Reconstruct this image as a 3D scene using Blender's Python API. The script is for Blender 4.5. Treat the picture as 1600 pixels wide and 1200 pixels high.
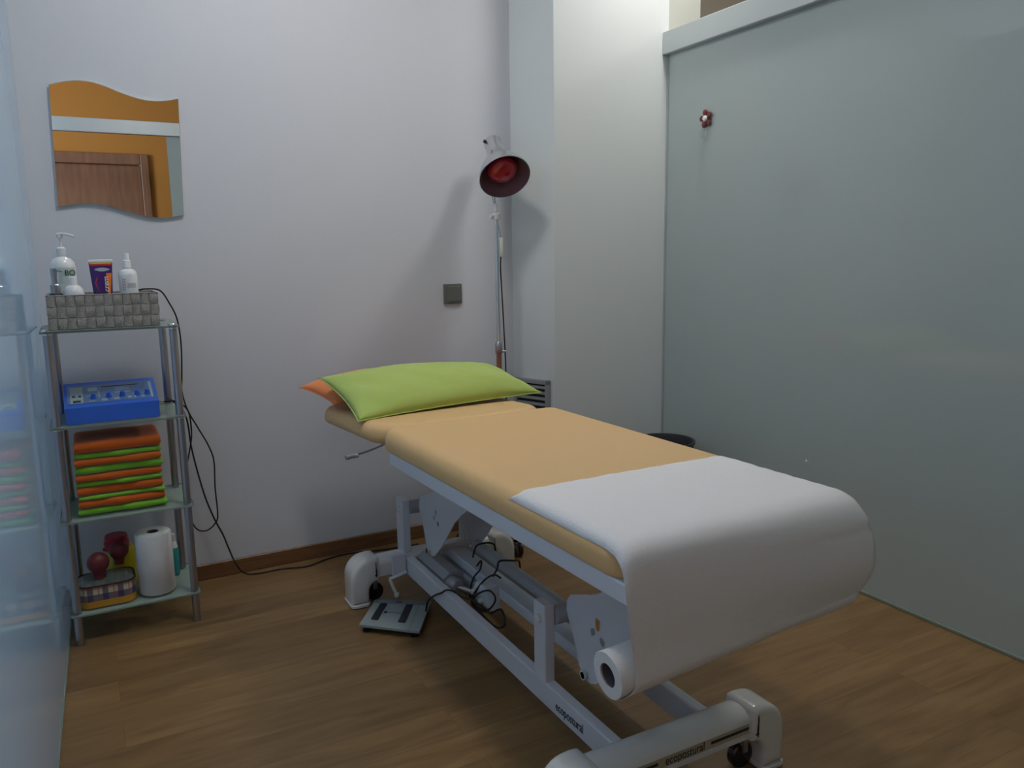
import bpy, bmesh, math, random
from mathutils import Vector, Matrix, noise
random.seed(7)
for o in list(bpy.data.objects): bpy.data.objects.remove(o)
C = bpy.context.scene.collection
sc = bpy.context.scene
PI = math.pi

# ---------------------------------------------------------------- camera
cd = bpy.data.cameras.new('camera'); cam = bpy.data.objects.new('camera', cd); C.objects.link(cam)
cd.sensor_width = 36; cd.lens = 36*1238/1600; cd.clip_start = .01
cam.matrix_world = Matrix(((0.878206, 0.090422, -0.469657, 0), (-0.478078, 0.137255, -0.867527, 0),
                           (-0.013980, 0.986400, 0.163767, 1.25), (0, 0, 0, 1)))
sc.camera = cam
sc.view_settings.view_transform = 'Standard'; sc.view_settings.look = 'None'
sc.view_settings.exposure = 0.45; sc.view_settings.gamma = 1
# ---------------------------------------------------------------- world: pale daylight outside the window
w = bpy.data.worlds.new('world'); sc.world = w; w.use_nodes = True
w.node_tree.nodes['Background'].inputs[0].default_value = (.62, .75, 1, 1)
w.node_tree.nodes['Background'].inputs[1].default_value = 1.0
LAMP_POWER = 3.9        # each ceiling lamp, the added one included
DAY_POWER = 150.0         # daylight entering through the window

# ---------------------------------------------------------------- materials
def newmat(name):
    m = bpy.data.materials.new(name); m.use_nodes = True
    return m, m.node_tree, m.node_tree.nodes['Principled BSDF']
def mat(name, col, rough=.5, metal=0, coat=0, bump=0, scale=60, var=0, spec=None, sheen=0, trans=0, ior=None, stretch=None):
    m, t, b = newmat(name)
    b.inputs['Base Color'].default_value = (*col, 1); b.inputs['Roughness'].default_value = rough
    b.inputs['Metallic'].default_value = metal; b.inputs['Coat Weight'].default_value = coat
    b.inputs['Coat Roughness'].default_value = .05
    if spec is not None: b.inputs['Specular IOR Level'].default_value = spec
    if sheen: b.inputs['Sheen Weight'].default_value = sheen
    if trans: b.inputs['Transmission Weight'].default_value = trans
    if ior: b.inputs['IOR'].default_value = ior
    if bump or var:
        tc = t.nodes.new('ShaderNodeTexCoord'); n = t.nodes.new('ShaderNodeTexNoise')
        mp = t.nodes.new('ShaderNodeMapping')
        if stretch: mp.inputs['Scale'].default_value = stretch
        t.links.new(tc.outputs['Object'], mp.inputs[0]); t.links.new(mp.outputs[0], n.inputs['Vector'])
        n.inputs['Scale'].default_value = scale; n.inputs['Detail'].default_value = 4
        if bump:
            bp = t.nodes.new('ShaderNodeBump'); bp.inputs['Strength'].default_value = bump; bp.inputs['Distance'].default_value = .002
            t.links.new(n.outputs['Fac'], bp.inputs['Height']); t.links.new(bp.outputs[0], b.inputs['Normal'])
        if var:
            r = t.nodes.new('ShaderNodeValToRGB')
            r.color_ramp.elements[0].position = .3; r.color_ramp.elements[1].position = .7
            r.color_ramp.elements[0].color = (*[c*(1-var) for c in col], 1); r.color_ramp.elements[1].color = (*[min(1, c*(1+var)) for c in col], 1)
            t.links.new(n.outputs['Fac'], r.inputs[0]); t.links.new(r.outputs[0], b.inputs['Base Color'])
    return m
def glow(name, col, s):
    m, t, b = newmat(name); b.inputs['Emission Color'].default_value = (*col, 1); b.inputs['Emission Strength'].default_value = s
    b.inputs['Base Color'].default_value = (.9, .9, .9, 1); return m
def floor_mat():
    m, t, b = newmat('oak_laminate'); N = t.nodes.new; L = t.links.new
    tc = N('ShaderNodeTexCoord'); br = N('ShaderNodeTexBrick'); L(tc.outputs['Object'], br.inputs['Vector'])
    br.inputs['Scale'].default_value = 1; br.inputs['Brick Width'].default_value = 1.25; br.inputs['Row Height'].default_value = .125
    br.inputs['Mortar Size'].default_value = .0012; br.inputs['Mortar Smooth'].default_value = .2; br.offset = .37; br.offset_frequency = 2
    br.inputs['Color1'].default_value = (0, 0, 0, 1); br.inputs['Color2'].default_value = (1, 1, 1, 1); br.inputs['Mortar'].default_value = (.4, .4, .4, 1)
    mp = N('ShaderNodeMapping'); mp.inputs['Scale'].default_value = (1.1, 9, 1); L(tc.outputs['Object'], mp.inputs[0])
    n = N('ShaderNodeTexNoise'); n.inputs['Scale'].default_value = 2.6; n.inputs['Detail'].default_value = 6; n.inputs['Distortion'].default_value = 1.1
    n.noise_dimensions = '4D'; L(mp.outputs[0], n.inputs['Vector'])
    mw = N('ShaderNodeMath'); mw.operation = 'MULTIPLY'; mw.inputs[1].default_value = 7
    L(br.outputs['Color'], mw.inputs[0]); L(mw.outputs[0], n.inputs['W'])
    r = N('ShaderNodeValToRGB'); e = r.color_ramp.elements
    e[0].position = .28; e[0].color = (.21, .115, .042, 1); e[1].position = .72; e[1].color = (.35, .21, .085, 1)
    L(n.outputs['Fac'], r.inputs[0])
    mx = N('ShaderNodeMix'); mx.data_type = 'RGBA'; mx.blend_type = 'MULTIPLY'; mx.inputs[0].default_value = .28
    L(r.outputs[0], mx.inputs[6]); L(br.outputs['Color'], mx.inputs[7])
    md = N('ShaderNodeMix'); md.data_type = 'RGBA'; L(br.outputs['Fac'], md.inputs[0]); L(mx.outputs[2], md.inputs[6])
    md.inputs[7].default_value = (.19, .10, .038, 1)
    L(md.outputs[2], b.inputs['Base Color'])
    b.inputs['Roughness'].default_value = .42
    bp = N('ShaderNodeBump'); bp.inputs['Strength'].default_value = .15; bp.inputs['Distance'].default_value = .001
    L(n.outputs['Fac'], bp.inputs['Height']); L(bp.outputs[0], b.inputs['Normal'])
    return m
def wood_mat(name, a, c, stretch, scale=3):
    m, t, b = newmat(name); N = t.nodes.new; L = t.links.new
    tc = N('ShaderNodeTexCoord'); mp = N('ShaderNodeMapping'); mp.inputs['Scale'].default_value = stretch; L(tc.outputs['Object'], mp.inputs[0])
    n = N('ShaderNodeTexNoise'); n.inputs['Scale'].default_value = scale; n.inputs['Detail'].default_value = 5; L(mp.outputs[0], n.inputs['Vector'])
    r = N('ShaderNodeValToRGB'); r.color_ramp.elements[0].position = .3; r.color_ramp.elements[1].position = .7
    r.color_ramp.elements[0].color = (*a, 1); r.color_ramp.elements[1].color = (*c, 1)
    L(n.outputs['Fac'], r.inputs[0]); L(r.outputs[0], b.inputs['Base Color']); b.inputs['Roughness'].default_value = .4
    return m
def frosted_mat(name, col, translucent, rough=.04, ior=1.5):
    # satin (acid-etched) glass: milky scattering inside, polished face
    m, t, b = newmat(name); N = t.nodes.new; L = t.links.new
    b.inputs['Base Color'].default_value = (*col, 1); b.inputs['Roughness'].default_value = .45
    b.inputs['Specular IOR Level'].default_value = .15
    tr = N('ShaderNodeBsdfTranslucent'); tr.inputs[0].default_value = (*[min(1, c*1.1) for c in col], 1)
    mx = N('ShaderNodeMixShader'); mx.inputs[0].default_value = translucent
    L(b.outputs[0], mx.inputs[1]); L(tr.outputs[0], mx.inputs[2])
    gl = N('ShaderNodeBsdfGlossy'); gl.inputs['Roughness'].default_value = rough; gl.inputs[0].default_value = (.92, .96, .97, 1)
    fr = N('ShaderNodeFresnel'); fr.inputs[0].default_value = ior
    ms = N('ShaderNodeMixShader'); L(fr.outputs[0], ms.inputs[0]); L(mx.outputs[0], ms.inputs[1]); L(gl.outputs[0], ms.inputs[2])
    L(ms.outputs[0], t.nodes['Material Output'].inputs[0])
    return m
def clear_glass(name, col=(.8, .95, .9), rough=.0):
    m, t, b = newmat(name)
    b.inputs['Base Color'].default_value = (*col, 1); b.inputs['Transmission Weight'].default_value = 1
    b.inputs['Roughness'].default_value = rough; b.inputs['IOR'].default_value = 1.45
    return m
def thin_glass(name, tint, milk):
    # light tinted glass of a shelf: mostly see-through, a little milky, with a glossy face
    m, t, b = newmat(name); N = t.nodes.new; L = t.links.new
    tp = N('ShaderNodeBsdfTransparent'); tp.inputs[0].default_value = (*tint, 1)
    b.inputs['Base Color'].default_value = (.40, .48, .45, 1); b.inputs['Roughness'].default_value = .06
    fr = N('ShaderNodeFresnel'); fr.inputs[0].default_value = 1.3
    ad = N('ShaderNodeMath'); ad.operation = 'ADD'; ad.inputs[1].default_value = milk; ad.use_clamp = True; L(fr.outputs[0], ad.inputs[0])
    mx = N('ShaderNodeMixShader'); L(ad.outputs[0], mx.inputs[0]); L(tp.outputs[0], mx.inputs[1]); L(b.outputs[0], mx.inputs[2])
    L(mx.outputs[0], t.nodes['Material Output'].inputs[0]); return m
def plaid_mat():
    m, t, b = newmat('plaid_cloth'); N = t.nodes.new; L = t.links.new
    tc = N('ShaderNodeTexCoord'); sp = N('ShaderNodeSeparateXYZ'); L(tc.outputs['UV'], sp.inputs[0])
    def stripes(out, freq, width, ph):
        a = N('ShaderNodeMath'); a.operation = 'MULTIPLY_ADD'; a.inputs[1].default_value = freq; a.inputs[2].default_value = ph; L(out, a.inputs[0])
        f = N('ShaderNodeMath'); f.operation = 'FRACT'; L(a.outputs[0], f.inputs[0])
        l = N('ShaderNodeMath'); l.operation = 'LESS_THAN'; l.inputs[1].default_value = width; L(f.outputs[0], l.inputs[0]); return l.outputs[0]
    def over(base, fac, col, k):
        mul = N('ShaderNodeMath'); mul.operation = 'MULTIPLY'; mul.inputs[1].default_value = k; L(fac, mul.inputs[0])
        mx = N('ShaderNodeMix'); mx.data_type = 'RGBA'; L(mul.outputs[0], mx.inputs[0])
        if isinstance(base, tuple): mx.inputs[6].default_value = base
        else: L(base, mx.inputs[6])
        mx.inputs[7].default_value = col; return mx.outputs[2]
    c = over((.62, .55, .38, 1), stripes(sp.outputs[0], 22, .38, 0), (.05, .03, .12, 1), .75)
    c = over(c, stripes(sp.outputs[1], 14, .4, .2), (.05, .03, .12, 1), .75)
    c = over(c, stripes(sp.outputs[0], 22, .1, .3), (.4, .08, .08, 1), .6)
    c = over(c, stripes(sp.outputs[1], 14, .12, .55), (.4, .08, .08, 1), .6)
    L(c, b.inputs['Base Color']); b.inputs['Roughness'].default_value = .8
    return m

M = {}
M['wall'] = mat('white_wall_paint', (.65, .67, .715), .75, bump=.15, scale=180, spec=.2)
M['pillar'] = mat('cream_wall_paint', (.67, .71, .705), .7, bump=.15, scale=180, spec=.2)
M['orange_wall'] = mat('orange_wall_paint', (.42, .18, .035), .7, bump=.1, scale=180, spec=.2)
M['beige_wall'] = mat('beige_wall_paint', (.46, .41, .33), .8, spec=.2)
M['grey_beige_wall'] = mat('grey_beige_wall_paint', (.50, .52, .47), .8, spec=.2)
M['ceiling'] = mat('ceiling_paint', (.72, .72, .70), .9, spec=.1)
M['floor'] = floor_mat()
M['base_wood'] = wood_mat('baseboard_oak', (.17, .080, .035), (.26, .13, .058), (2, 20, 30))
M['door_wood'] = wood_mat('brown_door_veneer', (.15, .065, .03), (.22, .10, .045), (12, 12, 1.2))
M['alu'] = mat('brushed_aluminium', (.52, .56, .57), .38, metal=.7, bump=.05, scale=40, stretch=(1, 1, 60))
M['frost_right'] = frosted_mat('satin_glass_green', (.54, .62, .60), .25)
M['frost_left'] = frosted_mat('satin_glass_blue', (.50, .58, .63), .72, .018)
M['glass_edge'] = mat('glass_edge_green', (.22, .28, .23), .2, coat=.5)
M['mirror'] = mat('mirror_silver', (.92, .93, .92), .005, metal=1)
M['mirror_edge'] = mat('mirror_edge', (.55, .62, .6), .15, metal=.4)
M['switch'] = mat('graphite_switch_plastic', (.20, .205, .19), .35, metal=.35)
M['white_metal'] = mat('white_powder_coat', (.66, .68, .74), .32, coat=.2)
M['white_plastic'] = mat('white_gloss_plastic', (.70, .71, .69), .22, coat=.35)
M['cream_plastic'] = mat('cream_recess_plastic', (.45, .42, .30), .4)
M['vinyl'] = mat('tan_vinyl', (.74, .47, .20), .48, bump=.25, scale=420, sheen=.1)
M['vinyl_seam'] = mat('tan_vinyl_seam', (.30, .14, .05), .6)
M['paper'] = mat('white_crepe_paper', (.80, .79, .79), .9, bump=.55, scale=260, spec=.1)
M['paper_core'] = mat('grey_cardboard_core', (.12, .11, .13), .8)
M['green_cloth'] = mat('lime_green_cotton', (.44, .56, .14), .9, bump=.35, scale=700, sheen=.25, spec=.15)
M['orange_cloth'] = mat('orange_cotton', (.85, .27, .09), .9, bump=.35, scale=700, sheen=.25, spec=.15)
M['towel_green'] = mat('lime_terry', (.25, .62, .04), .95, bump=1, scale=900, sheen=.4, spec=.1)
M['towel_orange'] = mat('orange_terry', (.78, .14, .012), .95, bump=1, scale=900, sheen=.4, spec=.1)
M['chrome'] = mat('chrome', (.75, .76, .78), .12, metal=1)
M['steel'] = mat('satin_steel', (.42, .42, .46), .28, metal=.9)
M['lamp_alu'] = mat('polished_lamp_aluminium', (.62, .63, .65), .27, metal=1)
M['lamp_inside'] = mat('lamp_shade_inside', (.36, .23, .27), .35, metal=.6)  # maroon tint: the red bulb's reflection put into the lining colour
M['red_bulb'] = mat('ruby_red_bulb_glass', (.45, .003, .022), .10, coat=1)
M['brown_tube'] = mat('brown_tube', (.26, .11, .07), .4)
M['black'] = mat('black_rubber', (.012, .012, .014), .5)
M['black_gloss'] = mat('black_gloss_plastic', (.015, .012, .02), .2, coat=.3)
M['grey_plastic'] = mat('grey_plastic', (.33, .34, .36), .4)
M['grey_metal'] = mat('grey_painted_metal', (.40, .42, .45), .35, metal=.2)
M['shelf_glass'] = thin_glass('green_tinted_shelf_glass', (.88, .92, .90), .03)
M['shelf_edge'] = mat('shelf_glass_edge', (.30, .38, .35), .15, coat=.5)
M['weave'] = mat('grey_woven_felt', (.33, .31, .285), .9, bump=.6, scale=300, var=.22)
M['blue'] = mat('royal_blue_plastic', (.03, .14, .68), .35, coat=.15)
M['blue_panel'] = mat('slate_blue_panel', (.10, .20, .42), .3, coat=.3)
M['pale_print'] = mat('pale_grey_print', (.38, .46, .50), .5)
M['white_print'] = mat('white_print', (.85, .85, .88), .5)
M['dark_print'] = mat('dark_print', (.02, .025, .05), .5)
M['green_print'] = mat('dark_green_print', (.01, .06, .03), .5)
M['pink_print'] = mat('pink_print', (.62, .28, .34), .5)
M['label_grey'] = mat('grey_label', (.5, .52, .56), .5)
M['bottle_white'] = mat('milky_white_plastic', (.72, .75, .76), .3, coat=.2)
M['purple'] = mat('purple_tube_foil', (.055, .012, .16), .3, coat=.3)
M['orange_print'] = mat('orange_print', (.85, .22, .02), .4)
M['red_print'] = mat('red_print', (.65, .04, .04), .4)
M['yellow_print'] = mat('yellow_print', (.75, .62, .05), .4)
M['plaid'] = plaid_mat()
M['yellow_cloth'] = mat('mustard_cloth', (.62, .30, .03), .85)
M['clear_film'] = thin_glass('clear_plastic_film', (.85, .87, .9), .25)
M['ball_red'] = mat('maroon_rubber', (.16, .022, .028), .45)
M['yellow_plastic'] = mat('yellow_plastic', (.62, .52, .02), .35)
M['red_plastic'] = mat('red_plastic', (.42, .006, .035), .3)
M['teal_liquid'] = mat('teal_liquid_bottle', (.02, .34, .36), .25, coat=.4)
M['scale_glass'] = mat('grey_green_scale_glass', (.30, .36, .35), .18, coat=.4)
M['scale_dark'] = mat('ribbed_black_strip', (.015, .018, .03), .5)
M['vent'] = mat('grey_vent_aluminium', (.36, .37, .38), .4, metal=.3)
M['vent_dark'] = mat('dark_duct', (.03, .03, .03), .8)
M['bin'] = mat('dark_bin_plastic', (.035, .037, .045), .4)
M['flower'] = mat('brown_red_flower', (.17, .035, .028), .4)
M['clear_plastic'] = clear_glass('clear_hook_plastic', (.9, .95, .93), .05)
M['lamp_glow'] = glow('ceiling_lamp_diffuser', (1, .96, .91), 22)
M['lamp_frame'] = mat('lamp_frame_white', (.8, .8, .8), .4)
M['window_frame'] = mat('window_frame_white', (.75, .75, .75), .4)
M['clover_orange'] = mat('orange_leaf_print', (.55, .24, .05), .5)
M['clover_grey'] = mat('grey_leaf_print', (.25, .29, .31), .5)

# ---------------------------------------------------------------- helpers
def obj(name, bm, m, parent=None, smooth=False, ang=35):
    me = bpy.data.meshes.new(name); bmesh.ops.recalc_face_normals(bm, faces=bm.faces); bm.to_mesh(me); bm.free()
    o = bpy.data.objects.new(name, me); C.objects.link(o)
    for x in (m if isinstance(m, list) else [m]): me.materials.append(x)
    if smooth:
        for p in me.polygons: p.use_smooth = True
        try: me.set_sharp_from_angle(angle=math.radians(ang))
        except Exception: pass
    if parent is not None:
        o.parent = parent; o.matrix_parent_inverse = parent.matrix_world.inverted() if False else Matrix.Translation(-parent.location)
    return o
def thing(name, label, cat, loc, group=None):
    o = bpy.data.objects.new(name, None); C.objects.link(o); o.location = loc; o.empty_display_size = .05
    return tag(o, label, cat, group)
def tag(o, label, cat, group=None):
    o['label'] = label; o['category'] = cat
    if group: o['group'] = group
    return o
def struct(name, bm, m, smooth=False):
    o = obj(name, bm, m, None, smooth); o['kind'] = 'structure'; return o
def box(bm, x0, x1, y0, y1, z0, z1, bev=0, seg=2, T=None):
    r = bmesh.ops.create_cube(bm, size=1); vs = r['verts']
    for v in vs: v.co = Vector((x0+(v.co.x+.5)*(x1-x0), y0+(v.co.y+.5)*(y1-y0), z0+(v.co.z+.5)*(z1-z0)))
    if T is not None:
        for v in vs: v.co = T @ v.co
    if bev:
        es = list({e for v in vs for e in v.link_edges})
        bmesh.ops.bevel(bm, geom=es, offset=bev, segments=seg, affect='EDGES', profile=.5)
    return bm
def nb(): return bmesh.new()
def frame_to(d, up=Vector((0, 0, 1))):
    d = Vector(d).normalized()
    if abs(d.dot(up)) > .99: up = Vector((0, 1, 0))
    x = up.cross(d).normalized(); y = d.cross(x)
    return Matrix((x, y, d)).transposed()
def lathe(bm, prof, org, axis=(0, 0, 1), n=32, cap0=True, cap1=True, mi=0):
    R = frame_to(axis); org = Vector(org); rings = []
    for r, h in prof:
        rings.append([bm.verts.new(org + R @ Vector((r*math.cos(2*PI*k/n), r*math.sin(2*PI*k/n), h))) for k in range(n)])
    for a, b in zip(rings, rings[1:]):
        for k in range(n):
            f = bm.faces.new((a[k], a[(k+1) % n], b[(k+1) % n], b[k])); f.material_index = mi
    if cap0: bm.faces.new(rings[0][::-1]).material_index = mi
    if cap1: bm.faces.new(rings[-1]).material_index = mi
    return bm
def rod(bm, a, b, r, n=20, r2=None):
    a = Vector(a); b = Vector(b); L = (b-a).length
    return lathe(bm, [(r, 0), (r if r2 is None else r2, L)], a, b-a, n)
def spline(pts, n=10):
    P = [Vector(p) for p in pts]; P = [P[0]*2-P[1]] + P + [P[-1]*2-P[-2]]; out = []
    for i in range(1, len(P)-2):
        for k in range(n):
            t = k/n; p0, p1, p2, p3 = P[i-1:i+3]
            out.append(.5*((2*p1)+(p2-p0)*t+(2*p0-5*p1+4*p2-p3)*t*t+(-p0+3*p1-3*p2+p3)*t**3))
    out.append(P[-2]); return out
def tube(bm, pts, r, n=10, smooth_n=8, sp=True):
    P = spline(pts, smooth_n) if sp else [Vector(p) for p in pts]
    rings = []; up = Vector((0, 0, 1)); prev = None
    for i, p in enumerate(P):
        d = (P[min(i+1, len(P)-1)]-P[max(i-1, 0)]).normalized()
        if prev is None:
            x = up.cross(d) if abs(d.z) < .95 else Vector((0, 1, 0)).cross(d)
        else: x = prev - d*prev.dot(d)
        x.normalize(); prev = x; y = d.cross(x)
        rings.append([bm.verts.new(p+(x*math.cos(2*PI*k/n)+y*math.sin(2*PI*k/n))*r) for k in range(n)])
    for a, b in zip(rings, rings[1:]):
        for k in range(n): bm.faces.new((a[k], a[(k+1) % n], b[(k+1) % n], b[k]))
    bm.faces.new(rings[0][::-1]); bm.faces.new(rings[-1]); return bm
def prism(bm, poly, axis, a, b, bev=0, seg=2):
    # poly: 2D points in the two other axes, extruded along axis from a to b
    def P(u, v, t):
        return Vector((t, u, v)) if axis == 0 else Vector((u, t, v)) if axis == 1 else Vector((u, v, t))
    A = [bm.verts.new(P(u, v, a)) for u, v in poly]; B = [bm.verts.new(P(u, v, b)) for u, v in poly]; n = len(poly)
    fs = [bm.faces.new(A[::-1]), bm.faces.new(B)]
    for k in range(n): fs.append(bm.faces.new((A[k], A[(k+1) % n], B[(k+1) % n], B[k])))
    if bev:
        es = list(set(fs[0].edges) | set(fs[1].edges))
        bmesh.ops.recalc_face_normals(bm, faces=fs)
        bmesh.ops.bevel(bm, geom=es, offset=bev, segments=seg, affect='EDGES', profile=.5)
    return bm
def arc(cx, cy, r, a0, a1, n=8):
    return [(cx+r*math.cos(math.radians(a0+(a1-a0)*k/n)), cy+r*math.sin(math.radians(a0+(a1-a0)*k/n))) for k in range(n+1)]
def rrect(x0, x1, y0, y1, r, n=6):
    return arc(x1-r, y1-r, r, 0, 90, n)+arc(x0+r, y1-r, r, 90, 180, n)+arc(x0+r, y0+r, r, 180, 270, n)+arc(x1-r, y0+r, r, 270, 360, n)
def slab(bm, x0, x1, y0, y1, z0, z1, R, er, T=None, crown=0, n=8, eb=None):
    # rounded rectangular pad: corner radius R, edge radius er on top, eb at the bottom
    eb = er*.5 if eb is None else eb
    prof = [(eb*(1-math.cos(a)) if False else eb*(1-math.sin(a)), z0+eb*(1-math.cos(a))) for a in [k*PI/2/3 for k in range(4)]]
    prof += [(er*(1-math.cos(a)), z1-er+er*math.sin(a)) for a in [k*PI/2/8 for k in range(9)]]
    rings = []
    for ins, z in prof: rings.append([(x, y, z) for x, y in rrect(x0+ins, x1-ins, y0+ins, y1-ins, max(R-ins, .004), n)])
    for g in (.02, .06, .12):
        ins = er+g; rings.append([(x, y, z1+crown*(g/.12)) for x, y in rrect(x0+ins, x1-ins, y0+ins, y1-ins, max(R-ins, .004), n)])
    V = [[bm.verts.new((T @ Vector(p)) if T is not None else p) for p in r] for r in rings]; m = len(V[0])
    for a, b in zip(V, V[1:]):
        for k in range(m): bm.faces.new((a[k], a[(k+1) % m], b[(k+1) % m], b[k]))
    bm.faces.new(V[0][::-1]); bm.faces.new(V[-1]); return bm
def text(name, body, size, Mx, m, parent, depth=.0004, shear=0, xs=1):
    cu = bpy.data.curves.new(name, 'FONT'); cu.body = body; cu.size = size; cu.extrude = depth; cu.align_x = 'CENTER'; cu.align_y = 'CENTER'; cu.shear = shear
    t = bpy.data.objects.new(name+'_curve', cu); C.objects.link(t)
    dg = bpy.context.evaluated_depsgraph_get(); me = bpy.data.meshes.new_from_object(t.evaluated_get(dg))
    bpy.data.objects.remove(t); me.transform(Matrix.Diagonal((xs, 1, 1, 1))); me.transform(Mx)
    me.materials.clear(); me.materials.append(m); me.name = name
    o = bpy.data.objects.new(name, me); C.objects.link(o)
    if parent is not None: o.parent = parent; o.matrix_parent_inverse = Matrix.Translation(-parent.location)
    return o
def basis(o, x, y):
    x = Vector(x).normalized(); y = Vector(y); y = (y-x*y.dot(x)).normalized(); z = x.cross(y); m = Matrix((x, y, z)).transposed().to_4x4(); m.translation = Vector(o); return m

# ================================================================ THE SETTING
GX = 2.421; LX = -.13; BY = 3.176; CZ = 2.95
struct('floor', box(nb(), -2.2, 4.6, -1.0, BY, -.05, 0), M['floor'])
struct('ceiling', box(nb(), -2.2, 4.6, -1.0, 3.7, CZ, CZ+.05), M['ceiling'])
struct('wall_back', box(nb(), -2.2, 1.80, BY, BY+.1, 0, CZ), M['wall'])
# the pillar that steps out of the back wall: its left flank lies slightly askew
b = nb(); prism(b, [(1.73, BY+.1), (1.73, BY), (1.819, 2.957), (2.424, 2.957), (2.424, BY+.1)], 2, 0, CZ); struct('wall_pillar', b, M['pillar'])
struct('wall_beyond', box(nb(), 2.426, 2.612, 2.965, BY+.1, 0, CZ), M['grey_beige_wall'])
struct('wall_far', box(nb(), 2.60, 4.6, 3.6, 3.7, 0, CZ), M['beige_wall'])
struct('wall_outer_right', box(nb(), 4.6, 4.7, -1.0, 3.7, 0, CZ), M['beige_wall'])
struct('floor_far', box(nb(), 2.612, 4.6, BY, 3.6, -.05, 0), M['floor'])
b = nb(); box(b, -2.2, 4.6, -1.1, -1.0, 2.08, CZ); box(b, -2.2, -.35, -1.1, -1.0, 0, 2.08); box(b, .598, 4.6, -1.1, -1.0, 0, 2.08)
struct('wall_front', b, M['orange_wall'])
# outer left wall with the window that lets the daylight in
b = nb(); box(b, -2.3, -2.2, -1.1, .2, 0, CZ); box(b, -2.3, -2.2, 2.7, BY+.1, 0, CZ); box(b, -2.3, -2.2, .2, 2.7, 0, .9); box(b, -2.3, -2.2, .2, 2.7, 2.6, CZ)
struct('wall_outer_left', b, M['wall'])
b = nb()
for y0, y1 in ((.2, .26), (1.42, 1.48), (2.64, 2.7)): box(b, -2.28, -2.22, y0, y1, .9, 2.6)
for z0, z1 in ((.9, .96), (2.54, 2.6)): box(b, -2.28, -2.22, .2, 2.7, z0, z1)
struct('window_1', b, M['window_frame'])
ld = bpy.data.lights.new('daylight', 'AREA'); ld.shape = 'RECTANGLE'; ld.size = 2.4; ld.size_y = 1.6; ld.energy = DAY_POWER; ld.color = (.74, .84, 1)
lo = bpy.data.objects.new('daylight', ld); C.objects.link(lo); lo.location = (-2.34, 1.45, 1.75); lo.rotation_euler = (0, math.radians(-90), 0)
# baseboards
struct('baseboard_back', box(nb(), -.118, 1.73, BY-.012, BY, 0, .062, .003, 1), M['base_wood'])
b = nb(); d = Vector((.089, -.219, 0)).normalized(); nrm = Vector((-d.y, d.x, 0))*-1
prism(b, [(1.73, BY), (1.819, 2.957), (1.819, 2.945), (GX-.03, 2.945), (GX-.03, 2.957), (1.83, 2.957), (1.74, BY)], 2, 0, .062)
struct('baseboard_pillar', b, M['base_wood'])
# brown door in the orange wall (seen in the mirror)
b = nb(); box(b, .535, .598, -1.02, -.965, 0, 2.08, .006); box(b, -.35, -.287, -1.02, -.965, 0, 2.08, .006); box(b, -.287, .535, -1.02, -.965, 1.995, 2.08, .006)
struct('trim_3', b, M['door_wood'])
struct('door_1', box(nb(), -.287, .535, -1.06, -1.01, 0, 1.995, .004), M['door_wood'])
# right partition: satin glass between floor and aluminium rail
b = nb(); box(b, GX, GX+.010, -.05, 2.945, .012, 2.125); struct('wall_right', b, M['frost_right'])
b = nb(); box(b, GX-.032, GX+.03, -.06, 2.957, 2.113, 2.208, .003, 1); struct('trim_1', b, M['alu'])
b = nb(); box(b, GX-.004, GX+.014, 2.945, 2.957, 0, 2.113); struct('trim_2', b, M['alu'])
b = nb(); box(b, GX-.006, GX+.016, -.05, 2.945, 0, .012, .002, 1); struct('trim_4', b, M['glass_edge'])
# left partition
LS = .0275
def lslab(z0, z1, a, c):
    b = nb(); prism(b, [(-.123+c, BY-.004), (-.123+c-LS*3.1, .076), (-.123+a-LS*3.1, .076), (-.123+a, BY-.004)], 2, z0, z1); return b
struct('wall_left', lslab(.008, 2.5, -.010, 0), M['frost_left'])
struct('trim_5', lslab(0, .008, -.012, .003), M['glass_edge'])
# front opening: rail over the doorway and the fixed glass leaf beside it (seen in the mirror)
b = nb(); box(b, LX-.2, GX-.035, -.10, -.06, 2.113, 2.208, .003, 1); struct('trim_6', b, M['alu'])
b = nb(); box(b, .655, GX-.01, -.085, -.075, .0, 2.118); struct('door_2', b, M['frost_right'])

# ---------------------------------------------------------------- ceiling lamps (the first two give the two soft shadows, the third is added fill)
def ceiling_lamp(x, y, label):
    t = thing('ceiling_lamp', label, 'ceiling lamp', (x, y, CZ), 'lamps on the ceiling')
    b = nb(); lathe(b, [(.17, 0), (.17, -.05), (.15, -.05)], (x, y, CZ), n=40, cap1=True); obj('lamp_frame', b, M['lamp_frame'], t, True)
    b = nb(); lathe(b, [(.148, -.0502), (.14, -.06), (.05, -.066)], (x, y, CZ), n=40); obj('diffuser', b, M['lamp_glow'], t, True)
    l = bpy.data.lights.new('lamp_light', 'AREA'); l.shape = 'DISK'; l.size = .3; l.energy = LAMP_POWER; l.color = (1, .97, .93); l.spread = PI
    lo = bpy.data.objects.new('lamp_light', l); C.objects.link(lo); lo.parent = t; lo.location = (0, 0, -.075)
ceiling_lamp(.66, 2.2, 'round ceiling lamp above the glass shelf side of the cabin')
ceiling_lamp(2.28, 2.45, 'round ceiling lamp near the right glass partition')
ceiling_lamp(3.6, 2.3, 'unseen round lamp added beyond the right glass partition to brighten the neighbouring room')  # added out of view: lightens the far walls and backlights the right glass

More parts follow.
